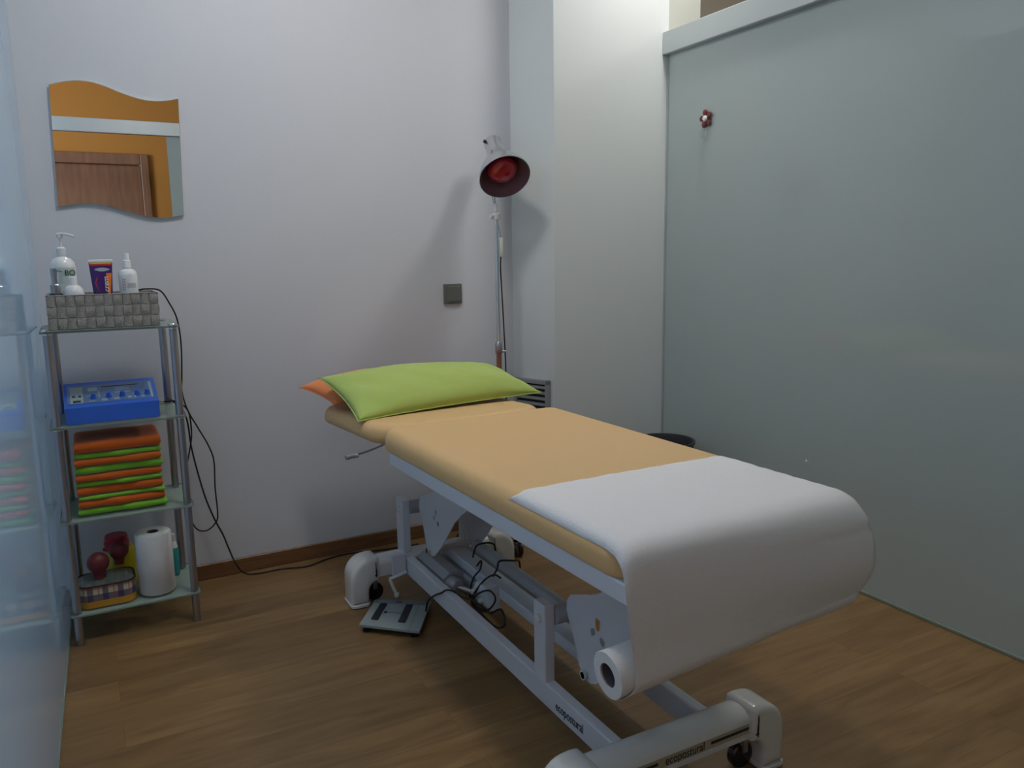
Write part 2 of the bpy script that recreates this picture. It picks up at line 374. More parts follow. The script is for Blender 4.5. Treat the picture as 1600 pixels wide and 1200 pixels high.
# ================================================================ WALL THINGS
# wavy mirror
t = thing('wavy_mirror', 'frameless square mirror with wavy top and bottom edges on the white wall', 'mirror', (.17, BY, 1.62))
n = 40; top = []; bot = []
for k in range(n+1):
    u = k/n; wv = math.sin(2*PI*(u*.97+.0))
    top.append((-.026+u*.401, 1.824-.011*u+.024*wv*(1.0 if u < .5 else .85)))
    bot.append((-.037+u*.399, 1.424-.02*u+.018*wv))
b = nb(); prism(b, bot+top[::-1], 1, BY-.010, BY-.001); obj('mirror_edge', b, M['mirror_edge'], t)
cx = sum(p[0] for p in bot+top)/(2*n+2); cz = 1.62
b = nb(); vs = [b.verts.new((cx+(x-cx)*.992, BY-.0105, cz+(z-cz)*.992)) for x, z in bot+top[::-1]]; b.faces.new(vs); obj('mirror_glass', b, M['mirror'], t)
# light switch
t = thing('light_switch', 'square graphite light switch on the white wall left of the lamp', 'light switch', (1.429, BY, 1.076))
obj('switch_plate', box(nb(), 1.386, 1.472, BY-.010, BY, 1.033, 1.119, .003), M['switch'], t)
b = nb(); box(b, 1.400, 1.463, BY-.017, BY-.009, 1.043, 1.109, .003); obj('rocker', b, M['switch'], t)
# ventilation grille on the pillar's left flank
t = thing('vent_grille', 'grey louvred vent grille on the pillar flank behind the pillows', 'vent', (1.78, 3.05, .5))
o0 = Vector((1.73, BY, 0)); dr = Vector((.089, -.219, 0)).normalized(); nn = Vector((-.219, -.089, 0)).normalized()
def VG(bm, s0, s1, z0, z1, d0, d1, bev=0, tilt=0):
    T = basis(o0, dr, (0, 0, 1)); # local x along flank, y up, z = outward
    if T.col[2].xyz.dot(nn) < 0:
        d0, d1 = -d1, -d0
    box(bm, s0, s1, z0, z1, d0, d1, bev, 1, T)
    return bm
b = nb(); VG(b, .012, .212, .665, .685, .001, .018, .002); VG(b, .012, .212, .35, .37, .001, .018, .002); VG(b, .012, .030, .35, .685, .001, .018, .002); VG(b, .190, .212, .35, .685, .001, .018, .002)
obj('grille_frame', b, M['vent'], t)
b = nb()
for k in range(11): VG(b, .03, .19, .385+k*.026, .397+k*.026, .003, .013)
obj('louvres', b, M['vent'], t)
b = nb(); VG(b, .03, .19, .37, .665, .0008, .002); obj('duct_backing', b, M['vent_dark'], t)
# flower hook on the right glass
fx = GX-.002; t = thing('flower_hook', 'small brown flower suction hook with white centre on the right glass', 'hook', (fx, 2.69, 1.80))
b = nb()
for k in range(5):
    a = math.radians(78+72*k); cy = 2.685+.024*math.cos(a); c2 = 1.80+.026*math.sin(a)
    lathe(b, [(.002, -.001), (.010, 0), (.013, .004), (.012, .009), (.003, .012)], (fx-.004, cy, c2), (-1, 0, 0), 16)
lathe(b, [(.016, 0), (.016, .008)], (fx-.003, 2.685, 1.80), (-1, 0, 0), 20); obj('petals', b, M['flower'], t, True)
b = nb(); lathe(b, [(.012, .0), (.013, .004), (.009, .009), (.002, .011)], (fx-.012, 2.685, 1.80), (-1, 0, 0), 20); obj('centre', b, M['white_print'], t, True)
b = nb(); lathe(b, [(.028, 0), (.022, .002), (.008, .004)], (fx, 2.688, 1.798), (-1, 0, 0), 24); obj('suction_cup', b, M['clear_plastic'], t, True)
b = nb(); tube(b, [(fx-.006, 2.688, 1.775), (fx-.007, 2.688, 1.748), (fx-.012, 2.69, 1.728), (fx-.024, 2.692, 1.724), (fx-.034, 2.694, 1.734), (fx-.036, 2.694, 1.748)], .0028, 8); obj('hook', b, M['clear_plastic'], t, True)

# ================================================================ GLASS SHELF UNIT
SZ = [.112, .424, .731, 1.031]
t = thing('glass_shelf_unit', 'four-tier glass shelf unit with round grey metal posts beside the left glass', 'shelf unit', (.08, 2.93, 0))
for z in SZ:
    pl = rrect(-.118, .278, 2.782, 3.085, .012, 4)
    b = nb(); prism(b, pl, 2, z-.006, z); o = obj('glass_shelf', b, M['shelf_glass'], t)
    e = nb(); A = [(x, y) for x, y in pl]; 
    e = nb()
    for k in range(len(pl)):
        x0, y0 = pl[k]; x1, y1 = pl[(k+1) % len(pl)]
        v = [e.verts.new((x0, y0, z-.0062)), e.verts.new((x1, y1, z-.0062)), e.verts.new((x1, y1, z+.0002)), e.verts.new((x0, y0, z+.0002))]; e.faces.new(v)
    ed = obj('polished_edge', e, M['shelf_edge'], o)
    ed.matrix_parent_inverse = Matrix.Identity(4)
    ed.matrix_parent_inverse = o.matrix_parent_inverse.inverted() @ Matrix.Translation(-t.location) if False else Matrix.Identity(4)
for x, y in ((-.098, 2.812), (.260, 2.812), (-.088, 3.055), (.247, 3.055)):
    b = nb()
    zs = [0]+SZ
    for z0, z1 in zip(zs, zs[1:]): lathe(b, [(.0125, z0+(0.0005 if z0 else 0)), (.0125, z1-.0065)], (x, y, 0), n=20)
    p = obj('post', b, M['steel'], t, True)
    b = nb(); lathe(b, [(.015, SZ[3]), (.015, SZ[3]+.003), (.010, SZ[3]+.006)], (x, y, 0), n=20); obj('cap', b, M['chrome'], p, True)
    for z in SZ:
        b = nb(); lathe(b, [(.0136, z-.012), (.0136, z-.0063)], (x, y, 0), n=20); obj('collar', b, M['chrome'], p, True)

# ---- grey woven basket on the top shelf
ZT = 1.0315
t = thing('woven_basket', 'shallow grey woven felt basket on the top glass shelf', 'basket', (.068, 2.93, ZT))
bx0, bx1, by0, by1, bz0, bz1 = -.092, .226, 2.832, 3.04, ZT+.0005, 1.138
b = nb(); th = .006
box(b, bx0+th, bx1-th, by0+th, by1-th, bz0, bz0+.004)
for a in ((bx0+.003, bx1-.003, by0+.003, by0+.006), (bx0+.003, bx1-.003, by1-.006, by1-.003), (bx0+.003, bx0+.006, by0+.003, by1-.003), (bx1-.006, bx1-.003, by0+.003, by1-.003)): box(b, *a, bz0, bz1-.002)
def tile(u0, u1, z0, z1, side, out):
    n = 4; g = []
    for i in range(n+1):
        row = []
        for j in range(n+1):
            u = u0+(u1-u0)*i/n; z = z0+(z1-z0)*j/n
            if out: h = .0015+.0028*(1-(2*j/n-1)**2)
            else: h = .0012+.0022*(1-(2*i/n-1)**2)
            p = {0: (u, by0+.0035-h, z), 1: (bx1-.0035+h, u, z), 2: (u, by1-.0035+h, z), 3: (bx0+.0035-h, u, z)}[side]
            row.append(b.verts.new(p))
        g.append(row)
    for i in range(n):
        for j in range(n): b.faces.new((g[i][j], g[i+1][j], g[i+1][j+1], g[i][j+1]))
for side, (a0, a1, nc) in enumerate(((bx0, bx1, 12), (by0, by1, 8), (bx0, bx1, 12), (by0, by1, 8))):
    for i in range(nc):
        for j in range(3):
            w_ = (a1-a0)/nc; tile(a0+i*w_+.0006, a0+(i+1)*w_-.0006, bz0+(bz1-bz0)*j/3+.0006, bz0+(bz1-bz0)*(j+1)/3-.0006, side, (i+j) % 2)
obj('basket', b, M['weave'], t, True, 50)
b = nb(); 
for a in ((bx0, bx1, by0, by0+.006), (bx0, bx1, by1-.006, by1), (bx0, bx0+.006, by0, by1), (bx1-.006, bx1, by0, by1)): box(b, *a, bz1-.002, bz1+.001, .0008, 1)
obj('rim', b, M['weave'], t)
ZB = bz0+.0045

# ---- things in the basket
t = thing('pump_bottle', 'large white pump bottle with dark green letters, back left in the basket', 'bottle', (-.038, 2.965, ZB))
b = nb(); lathe(b, [(.034, 0), (.037, .006), (.037, .185), (.034, .202), (.024, .214), (.012, .220), (.012, .228)], (-.038, 2.965, ZB), n=36); obj('bottle', b, M['bottle_white'], t, True, 50)
b = nb(); lathe(b, [(.0135, .226), (.0135, .246), (.010, .250), (.004, .252), (.004, .283)], (-.038, 2.965, ZB), n=24); obj('pump_collar', b, M['bottle_white'], t, True)
b = nb(); lathe(b, [(.009, .280), (.010, .290), (.007, .297)], (-.038, 2.965, ZB), n=20); tube(b, [(-.046, 2.962, ZB+.291), (-.025, 2.955, ZB+.292), (-.008, 2.950, ZB+.288), (.002, 2.947, ZB+.283)], .0042, 10); obj('nozzle', b, M['bottle_white'], t, True)
b = nb(); 
for k in range(12):
    a0 = math.radians(-112+k*7); a1 = math.radians(-112+(k+1)*7); r = .0376; c = (-.038, 2.965)
    v = [b.verts.new((c[0]+r*math.cos(a), c[1]+r*math.sin(a), z)) for a, z in ((a0, 1.172), (a1, 1.172), (a1, 1.222), (a0, 1.222))]; b.faces.new(v)
obj('label', b, mat('pale_green_label', (.52, .62, .58), .4), t, True)
text('lettering', 'BO', .024, basis((-.019, 2.9315, 1.205), (.93, .37, 0), (0, 0, 1)), M['green_print'], t, .0006)

t = thing('soap_dispenser', 'small black soap dispenser with metal pump, front left in the basket', 'dispenser', (-.063, 2.885, ZB))
b = nb(); lathe(b, [(.020, 0), (.021, .004), (.021, .100), (.018, .106), (.012, .109)], (-.063, 2.872, ZB), n=28); obj('body', b, M['black_gloss'], t, True)
b = nb(); lathe(b, [(.0145, .108), (.0145, .132), (.008, .136), (.0075, .150), (.0095, .176), (.0095, .184)], (-.063, 2.872, ZB), n=24); obj('pump', b, M['steel'], t, True)
b = nb(); tube(b, [(-.063, 2.872, ZB+.179), (-.050, 2.868, ZB+.179), (-.040, 2.866, ZB+.175)], .004, 10); obj('spout', b, M['steel'], t, True)

t = thing('cream_dispenser', 'small round white bottle with a cylindrical cap, front row of the basket', 'bottle', (-.016, 2.88, ZB))
b = nb(); lathe(b, [(.024, 0), (.029, .006), (.030, .095), (.0295, .108), (.026, .120), (.019, .128), (.011, .131)], (-.014, 2.874, ZB), n=32); obj('bottle', b, M['bottle_white'], t, True, 60)
b = nb(); lathe(b, [(.0125, .129), (.0125, .156), (.011, .158)], (-.014, 2.874, ZB), n=24); obj('cap', b, M['white_print'], t, True)

# cream tube, crimped end up
t = thing('cream_tube', 'purple cream tube with orange flash standing in the middle of the basket', 'tube', (.070, 2.93, ZB))
b = nb(); n = 28; rings = []
for k in range(13):
    f = k/12; z = ZB+.035+f*(1.238-ZB-.035); wx = .024+.0105*f; wy = .020*(1-f)+.0018*f
    rings.append([b.verts.new((.070+wx*math.cos(2*PI*i/n), 2.93+wy*math.sin(2*PI*i/n), z)) for i in range(n)])
for a, c in zip(rings, rings[1:]):
    for i in range(n): b.faces.new((a[i], a[(i+1) % n], c[(i+1) % n], c[i]))
b.faces.new(rings[0][::-1]); b.faces.new(rings[-1]); obj('tube_body', b, M['purple'], t, True, 60)
b = nb(); box(b, .0345, .1055, 2.9275, 2.9325, 1.237, 1.246, .001, 1); obj('crimp', b, M['white_print'], t)
b = nb(); lathe(b, [(.021, 0), (.022, .002), (.022, .034), (.018, .036)], (.070, 2.93, ZB), n=28); obj('cap', b, M['white_print'], t, True)
def tubeface(x, z):   # front surface of the tube
    f = (z-ZB-.035)/(1.238-ZB-.035); wx = .024+.0105*f; wy = .020*(1-f)+.0018*f; u = max(-1, min(1, (x-.070)/wx)); return 2.93-wy*math.sqrt(max(0, 1-u*u))-.0006
def tpatch(bm, polyfn, nu=10, nv=10):
    g = [[bm.verts.new((lambda p: (p[0], tubeface(*p), p[1]))(polyfn(i/nu, j/nv))) for j in range(nv+1)] for i in range(nu+1)]
    for i in range(nu):
        for j in range(nv): bm.faces.new((g[i][j], g[i+1][j], g[i+1][j+1], g[i][j+1]))
b = nb(); tpatch(b, lambda u, v: (.0375+u*.065, 1.233+v*.0035)); obj('yellow_band', b, M['yellow_print'], t)
b = nb(); tpatch(b, lambda u, v: (.038+u*.064, 1.227+v*.006)); obj('red_band', b, M['red_print'], t)
b = nb(); tpatch(b, lambda u, v: (.084+.0*v+u*(.010)*(1-.3*(1-v))+.006*v*u, 1.13+v*.072)); obj('orange_flash', b, M['orange_print'], t)
b = nb(); tpatch(b, lambda u, v: (.062+.030*0-.012*math.sin(PI*v)+.003*u*math.sin(PI*v), 1.145+v*.05), 2, 16); obj('red_arc', b, M['red_print'], t)
b = nb(); tpatch(b, lambda u, v: (.050+u*.046, 1.214+(v-.5)*.012*math.sin(PI*u)**.7)); obj('silver_cloud', b, M['pale_print'], t)
text('tube_lettering', 'crem', .024, basis((.0815, 2.9195, 1.165), (.02, .12, 1), (-1, 0, 0)), M['white_print'], t, .0004, shear=.3)

t = thing('lotion_bottle', 'white lotion bottle with faint pink print, right side of the basket', 'bottle', (.148, 2.95, ZB))
b = nb(); lathe(b, [(.027, 0), (.029, .004), (.029, .155), (.026, .168), (.018, .176), (.0105, .178), (.0105, .182)], (.148, 2.95, ZB), n=32); obj('bottle', b, M['bottle_white'], t, True, 50)
b = nb(); lathe(b, [(.0125, .181), (.0115, .205), (.0095, .207), (.0085, .228), (.0075, .229)], (.148, 2.95, ZB), n=24); obj('cap', b, M['white_print'], t, True)
def cylpatch(bm, c, r, a0, a1, z0, z1, n=8):
    for k in range(n):
        A0 = math.radians(a0+(a1-a0)*k/n); A1 = math.radians(a0+(a1-a0)*(k+1)/n)
        bm.faces.new([bm.verts.new((c[0]+r*math.cos(a), c[1]+r*math.sin(a), z)) for a, z in ((A0, z0), (A1, z0), (A1, z1), (A0, z1))])
b = nb()
for k, (z0, z1) in enumerate(((1.146, 1.150), (1.153, 1.157), (1.160, 1.166), (1.170, 1.174), (1.178, 1.182))):
    for a in (-128, -117): cylpatch(b, (.148, 2.95), .0294, a, a+7, z0, z1, 2)
obj('pink_print', b, M['pink_print'], t)
b = nb(); cylpatch(b, (.148, 2.95), .0293, -100, -45, 1.152, 1.168); obj('grey_label', b, M['label_grey'], t, True)

# ---- blue electrotherapy console on the third shelf
ZD = SZ[2]+.0005
t = thing('electrotherapy_console', 'blue electrotherapy console with sloping control panel on the second shelf down', 'device', (.065, 2.93, ZD))
x0, x1, y0, y1 = -.074, .201, 2.822, 3.02; h0, h1 = .052, .105
b = nb(); prism(b, [(y0, ZD), (y0+.004, ZD+h0), (y0+.02, ZD+h0+.006), (y1-.008, ZD+h1), (y1, ZD+h1-.006), (y1, ZD)], 0, x0, x1, .004, 2); obj('housing', b, M['blue'], t, True, 30)
sl = math.atan2(h1-h0-.006, y1-.008-y0-.02); PO = Vector((x0, y0+.02, ZD+h0+.006)); PX = Vector((1, 0, 0)); PY = Vector((0, math.cos(sl), math.sin(sl))); PM = basis(PO, PX, PY)
def pb(bm, u0, u1, v0, v1, d, e=.0): box(bm, u0, u1, v0, v1, e, d, 0, 1, PM); return bm
b = nb(); pb(b, .010, .265, .006, .150, .0012); obj('control_panel', b, M['blue_panel'], t)
for r_ in ((.018, .055, .01, .135), (.070, .098, .095, .125), (.100, .104, .04, .1), (.062, .10, .060, .064), (.150, .195, .070, .078), (.150, .195, .090, .096), (.150, .195, .105, .110), (.20, .215, .04, .05), (.07, .09, .015, .022), (.108, .125, .015, .03), (.145, .16, .018, .03), (.185, .197, .02, .035), (.203, .21, .02, .035), (.226, .236, .02, .032), (.255, .261, .012, .14)): obj('panel_marking', pb(nb(), *r_, .0016, .001), M['pale_print'], t)
b = nb(); pb(b, .026, .048, .014, .030, .0022, .001); obj('display', b, M['black_gloss'], t)
for r_ in ((.024, .032, .055, .065, .004), (.042, .050, .055, .065, .004), (.11, .22, .125, .129, .002)): obj('panel_key', pb(nb(), *r_, .001), M['dark_print'], t)
for u in (.085, .130, .170, .214, .245):
    p = PM @ Vector((u, .042, .001)); nz = PX.cross(PY); b = nb(); lathe(b, [(.0095, 0), (.0095, .003), (.0075, .006), (.007, .015), (.006, .016)], p, nz, 20); box(b, -.001, .001, -.007, .007, .0155, .0175, 0, 1, basis(p, PX, PY)); obj('knob', b, M['blue'], t, True)
b = nb(); rod(b, (.200, 2.90, ZD+.036), (.222, 2.905, ZD+.036), .0035); obj('jack_plug', b, M['chrome'], t, True)

# ---- cords hanging by the shelf
b = nb(); tube(b, [(.15, 2.99, 1.139), (.18, 2.985, 1.142), (.2, 2.98, 1.145), (.245, 2.98, 1.138), (.276, 3.02, 1.089), (.3, 3.06, 1.029), (.308, 3.08, .934), (.302, 3.09, .816), (.299, 3.1, .767), (.313, 3.1, .694), (.346, 3.1, .618), (.375, 3.1, .552), (.391, 3.1, .488), (.388, 3.1, .388), (.39, 3.1, .287), (.383, 3.1, .25), (.351, 3.1, .222), (.317, 3.1, .228), (.297, 3.1, .265), (.293, 3.1, .329), (.29, 3.1, .44)], .0028, 8)
tag(obj('electrode_cord', b, M['black'], None, True), 'thin black cord looping from the woven basket down beside the shelf unit', 'cord')
b = nb(); tube(b, [(.222, 2.905, .7675), (.24, 2.915, .765), (.262, 2.94, .756), (.286, 2.98, .736), (.309, 3.02, .696), (.317, 3.06, .629), (.318, 3.11, .572), (.301, 3.11, .501), (.289, 3.11, .453)], .0028, 8)
t = tag(obj('plug_cord', b, M['black'], None, True), 'short black cord plugged into the blue console', 'cord')
b = nb(); rod(b, (.222, 2.905, .767), (.243, 2.913, .764), .0055, 16); obj('plug_sleeve', b, M['black'], t, True)
b = nb(); tube(b, [(.236, 2.955, .765), (.252, 2.98, .755), (.288, 3.02, .71), (.306, 3.06, .653), (.318, 3.12, .548), (.333, 3.12, .447), (.353, 3.12, .344), (.381, 3.12, .25), (.406, 3.12, .186), (.425, 3.12, .12), (.445, 3.12, .06), (.475, 3.12, .015), (.53, 3.115, .004), (.618, 3.115, .004), (.714, 3.089, .004), (.803, 3.124, .004), (.891, 3.140, .004), (.969, 3.125, .004), (1.047, 3.105, .004), (1.2, 3.09, .004)], .0032, 8)
tag(obj('power_cord', b, M['black'], None, True), 'long black cord running from the console down the wall and along the baseboard', 'cord')

# ---- stack of towels on the second shelf
z = SZ[1]+.0008
def towel(z, h, x0, x1, y0, y1, seed, m):
    b = nb(); nx, npf = 26, 10; layers = 2; rnd = random.Random(seed)
    # folded towel: a rounded fold at the front, two plies behind it
    prof = []
    r = h/2
    for k in range(npf+1): a = -PI/2-PI*k/npf; prof.append((y0+r*1.0+r*math.cos(a)*1.0, r+r*math.sin(a)))
    prof = prof[::1]
    prof = [(y1, 0)]+[(y0+r+r*math.cos(-PI/2-PI*k/npf), r+r*math.sin(-PI/2-PI*k/npf)) for k in range(npf+1)]+[(y0+(y1-y0)*.35, h), (y0+(y1-y0)*.7, h), (y1, h*.96)]
    rows = []
    for i in range(nx+1):
        f = i/nx; x = x0+(x1-x0)*f; e = 1-.0*f; s = min(1, min(f, 1-f)/.04); s = .62+.38*math.sqrt(s)
        wob = .0025*math.sin(f*7+seed)+.0015*math.sin(f*17+seed*2)
        rows.append([b.verts.new((x, y+wob*(1 if j < len(prof)*.8 else 0), z+r+(zz-r)*s*(1+.03*math.sin(f*11+seed)))) for j, (y, zz) in enumerate(prof)])
    for a, c in zip(rows, rows[1:]):
        for j in range(len(prof)-1): b.faces.new((a[j], a[j+1], c[j+1], c[j]))
        b.faces.new((a[-1], a[0], c[0], c[-1]))
    b.faces.new(rows[0]); b.faces.new(rows[-1][::-1])
    return obj('folded_towel', b, m, None, True, 60)
hs = [.0225, .028, .0135, .030, .0165, .0235, .0275, .0235, .0185, .040]
names = ['lowest green towel, thick one at the bottom of the folded stack', 'lowest orange towel, second from the bottom of the stack', 'thin green towel, third from the bottom of the folded stack', 'orange towel, fourth from the bottom of the folded stack', 'green towel, fifth from the bottom of the folded stack', 'orange towel directly under the thick green one in mid stack', 'thick bright green towel in the upper middle of the stack', 'orange towel just above the thick bright green one', 'green towel directly under the topmost orange towel', 'topmost thick orange towel of the folded stack']
for k, h in enumerate(hs):
    g = k % 2 == 0; dx = random.uniform(-.005, .005); dy = random.uniform(-.004, .005)
    o = towel(z+.0006, h-.0008, -.060+dx*.8+(.0 if k > 1 else -.004), .196-abs(dx)+(.006 if k == 0 else 0), 2.832+dy, 3.035, k*1.7, M['towel_green' if g else 'towel_orange'])
    tag(o, names[k], 'towel', 'folded towels on the shelf'); z += h

# ---- bottom shelf
ZS = SZ[0]+.0006
t = thing('paper_towel_roll', 'white paper towel roll standing upright on the bottom glass shelf', 'paper roll', (.148, 2.875, ZS))
b = nb(); R = .058; lathe(b, [(R-.004, 0), (R, .004), (R, .206), (R-.004, .212), (.019, .212), (.019, .165), (.001, .165)], (.148, 2.875, ZS), n=48, cap1=False); obj('paper', b, M['paper'], t, True, 50)
b = nb(); lathe(b, [(.0185, .160), (.0185, .2125), (.0165, .2125), (.0165, .160)], (.148, 2.875, ZS), n=32, cap0=False, cap1=False); lathe(b, [(.0165, .166), (.001, .166)], (.148, 2.875, ZS), n=32, cap0=False); obj('cardboard_core', b, M['paper_core'], t, True)
# plaid pouch
t = thing('plaid_pouch', 'small plaid pouch with yellow base, front left on the bottom shelf', 'pouch', (-.005, 2.88, ZS))
def ring_poly(ins, ybump=0): return rrect(-.092+ins, .080-ins, 2.822+ins, 2.955-ins, .035-min(ins, .03), 6)
def wallmesh(z0, z1, ins, uv=False):
    b = nb(); pl = ring_poly(ins); A = [b.verts.new((x, y, z0)) for x, y in pl]; B = [b.verts.new((x, y, z1)) for x, y in pl]; L = b.loops.layers.uv.new('UVMap'); s = [0]
    for k in range(len(pl)): s.append(s[-1]+math.dist(pl[k], pl[(k+1) % len(pl)]))
    for k in range(len(pl)):
        f = b.faces.new((A[k], A[(k+1) % len(pl)], B[(k+1) % len(pl)], B[k]))
        for l, (u, v) in zip(f.loops, ((s[k], z0), (s[k+1], z0), (s[k+1], z1), (s[k], z1))): l[L].uv = (u, v)
    return b, A, B
b, A, B = wallmesh(ZS, ZS+.022, 0); b.faces.new(A[::-1]); obj('yellow_base', b, M['yellow_cloth'], t, True)
b, A, B = wallmesh(ZS+.022, ZS+.072, .0005, True); obj('plaid_side', b, M['plaid'], t, True)
b = nb(); pl = [(x, y, ZS+.073) for x, y in ring_poly(.0)]; tube(b, pl+[pl[0]], .0028, 6, 2); obj('black_piping', b, M['black'], t, True)
b = nb(); pl = ring_poly(.002); c = b.verts.new((-.006, 2.89, ZS+.087)); V = [b.verts.new((x, y, ZS+.073)) for x, y in pl]; W = [b.verts.new((-.006+(x+.006)*.6, 2.89+(y-2.89)*.6, ZS+.086)) for x, y in pl]
for k in range(len(pl)): b.faces.new((V[k], V[(k+1) % len(pl)], W[(k+1) % len(pl)], W[k])); b.faces.new((W[k], W[(k+1) % len(pl)], c))
obj('clear_window', b, M['clear_film'], t, True, 70)
# rubber cupping bulbs
def bulb(x, y, zc, r, ax, label):
    b = nb(); a = Vector(ax).normalized()
    prof = [(.001, r)]+[(r*math.sin(k*PI/14), r*math.cos(k*PI/14)) for k in range(1, 11)]
    prof += [(r*.55, -r*.92), (r*.48, -r*1.35), (r*.5, -r*1.55), (r*.35, -r*1.56)]
    lathe(b, prof, (x, y, zc), a, 28); tag(obj('rubber_bulb', b, M['ball_red'], None, True, 60), label, 'rubber bulb', 'rubber bulbs by the plaid pouch')
bulb(-.025, 2.868, ZS+.138, .0345, (0, .1, 1), 'maroon rubber bulb standing on the left over the plaid pouch')
bulb(.040, 2.925, ZS+.150, .0315, (.05, 0, 1), 'darker maroon rubber bulb in front of the yellow container')
# yellow container with red lid
t = thing('yellow_container', 'yellow plastic container with a dark red screw lid on the bottom shelf', 'container', (.048, 3.0, ZS))
b = nb(); lathe(b, [(.044, 0), (.046, .004), (.046, .118), (.042, .132), (.037, .136)], (.048, 3.005, ZS), n=36); obj('body', b, M['yellow_plastic'], t, True)
b = nb(); lathe(b, [(.040, .130), (.040, .160), (.037, .164), (.037, .176), (.034, .182), (.010, .182)], (.037, 3.0, ZS), n=36); box(b, -.008, .000, 2.985, 3.01, ZS+.134, ZS+.138); obj('lid', b, M['red_plastic'], t, True)
# teal bottle
t = thing('teal_bottle', 'slim bottle of teal liquid behind the upright paper roll', 'bottle', (.218, 3.01, ZS))
b = nb(); lathe(b, [(.017, 0), (.018, .003), (.018, .090), (.016, .1)], (.216, 3.0, ZS), n=24); obj('bottle', b, M['teal_liquid'], t, True)
b = nb(); lathe(b, [(.0165, .1), (.012, .118), (.009, .122), (.009, .150), (.007, .152)], (.216, 3.0, ZS), n=24); obj('cap', b, M['bottle_white'], t, True)

# ================================================================ INFRARED LAMP
LXp, LYp = 1.5625, 3.0
t = thing('infrared_lamp', 'infrared lamp with aluminium shade and red bulb on a chrome floor stand', 'lamp', (LXp, LYp, 0))
ax = Vector((-.1212, -.7000, -.6974)).normalized(); oc = Vector((1.567, 2.93, 1.553))
back = -ax
sp = [(.106, 0), (.104, .014), (.099, .032), (.090, .052), (.077, .076), (.062, .100), (.050, .120), (.0425, .138), (.040, .150), (.0385, .158), (.0375, .222), (.036, .226)]
b = nb(); lathe(b, sp, oc, back, 56, cap0=False, cap1=True); sh = obj('lamp_shade', b, M['lamp_alu'], t, True, 30)
b = nb(); lathe(b, [(r-.002, h+.0005) for r, h in sp[:9]], oc, back, 56, cap0=False, cap1=True); q = obj('shade_lining', b, M['lamp_inside'], sh, True, 40); q.matrix_parent_inverse = Matrix.Identity(4)
b = nb(); lathe(b, [(.1055, -.001), (.1075, .001), (.1065, .003), (.104, .001)], oc, back, 56, cap0=False, cap1=False); q = obj('shade_rim', b, M['lamp_alu'], sh, True); q.matrix_parent_inverse = Matrix.Identity(4)
b = nb(); lathe(b, [(.001, .016), (.028, .018), (.050, .025), (.060, .036), (.062, .048), (.055, .066), (.034, .095), (.022, .115), (.018, .148)], oc, back, 40); obj('infrared_bulb', b, M['red_bulb'], t, True, 60)
up = Vector((-1, 0, .2)); side = (up-back*up.dot(back)).normalized()
kp = oc+back*.215+side*.036; b = nb(); lathe(b, [(.007, 0), (.008, .004), (.006, .010)], kp, (side+back*.3), 16); obj('ventilation_knob', b, M['black_gloss'], t, True)
arm_top = oc+back*.13-side*.02+Vector((0, .03, -.05))
b = nb(); tube(b, [(1.560, LYp, 1.412), (1.558, LYp+.008, 1.44), (1.558, LYp+.03, 1.48), (1.565, LYp+.055, 1.54), (1.572, LYp+.065, 1.60), tuple(oc+back*.135+Vector((-.0, .02, -.03)))], .004, 12); obj('gooseneck', b, M['chrome'], t, True)
b = nb(); rod(b, (1.5605, LYp, 1.42), (1.5595, LYp+.003, 1.452), .0085, 18); obj('white_sleeve', b, M['white_plastic'], t, True)
b = nb(); lathe(b, [(.016, 0), (.017, .004), (.017, .022), (.013, .026)], (1.5605, LYp, 1.387), n=24); rod(b, (1.5605, LYp, 1.400), (1.530, LYp-.004, 1.399), .009, 18); obj('pivot_joint', b, M['white_plastic'], t, True)
b = nb(); rod(b, (LXp, LYp, .820), (LXp-.002, LYp, 1.40), .0085, 20); obj('upper_pole', b, M['chrome'], t, True)
b = nb(); lathe(b, [(.014, .822), (.0165, .829), (.0165, .857), (.014, .869), (.010, .875)], (LXp, LYp, 0), n=24); rod(b, (LXp+.012, LYp-.012, .832), (LXp+.024, LYp-.02, .832), .005, 12); obj('clamp_collar', b, M['steel'], t, True)
b = nb(); rod(b, (LXp, LYp, .10), (LXp, LYp, .823), .0115, 20); obj('lower_pole', b, M['brown_tube'], t, True)
b = nb(); lathe(b, [(.034, .115), (.040, .125), (.038, .175), (.018, .195)], (LXp, LYp, 0), n=28); obj('hub', b, M['chrome'], t, True)
for k in range(5):
    a = math.radians(-103+72*k); d = Vector((math.cos(a), math.sin(a), 0)); rr = .245 if d.y < -.5 else (.15 if d.y > .5 else .2)
    c0 = Vector((LXp, LYp, .150)); c1 = c0+d*rr+Vector((0, 0, -.083))
    b = nb(); tube(b, [c0+d*.02, c0+d*(rr*.6)+Vector((0, 0, -.018)), c1], .015, 12); lg = obj('base_leg', b, M['chrome'], t, True)
    b = nb(); side_ = Vector((-d.y, d.x, 0))
    for s in (-1, 1): lathe(b, [(.002, 0), (.026, .001), (.028, .004), (.028, .015), (.024, .018)], Vector((c1.x, c1.y, .0285))+side_*s*.004, side_*s, 20)
    q = obj('caster', b, M['black_gloss'], lg, True); q.matrix_parent_inverse = Matrix.Identity(4)
b = nb(); box(b, LXp+.0095, LXp+.024, LYp-.008, LYp+.008, 1.232, 1.312, .003); obj('inline_switch', b, M['white_plastic'], t, True)
b = nb(); tube(b, [(1.579, LYp, 1.233), (1.577, LYp, 1.18), (1.583, LYp, 1.05), (1.590, LYp, .89), (1.594, LYp, .77), (1.60, LYp+.01, .5), (1.63, LYp+.06, .15), (1.66, LYp+.07, .02), (1.68, LYp+.01, .005)], .003, 8); obj('cable', b, M['black'], t, True)
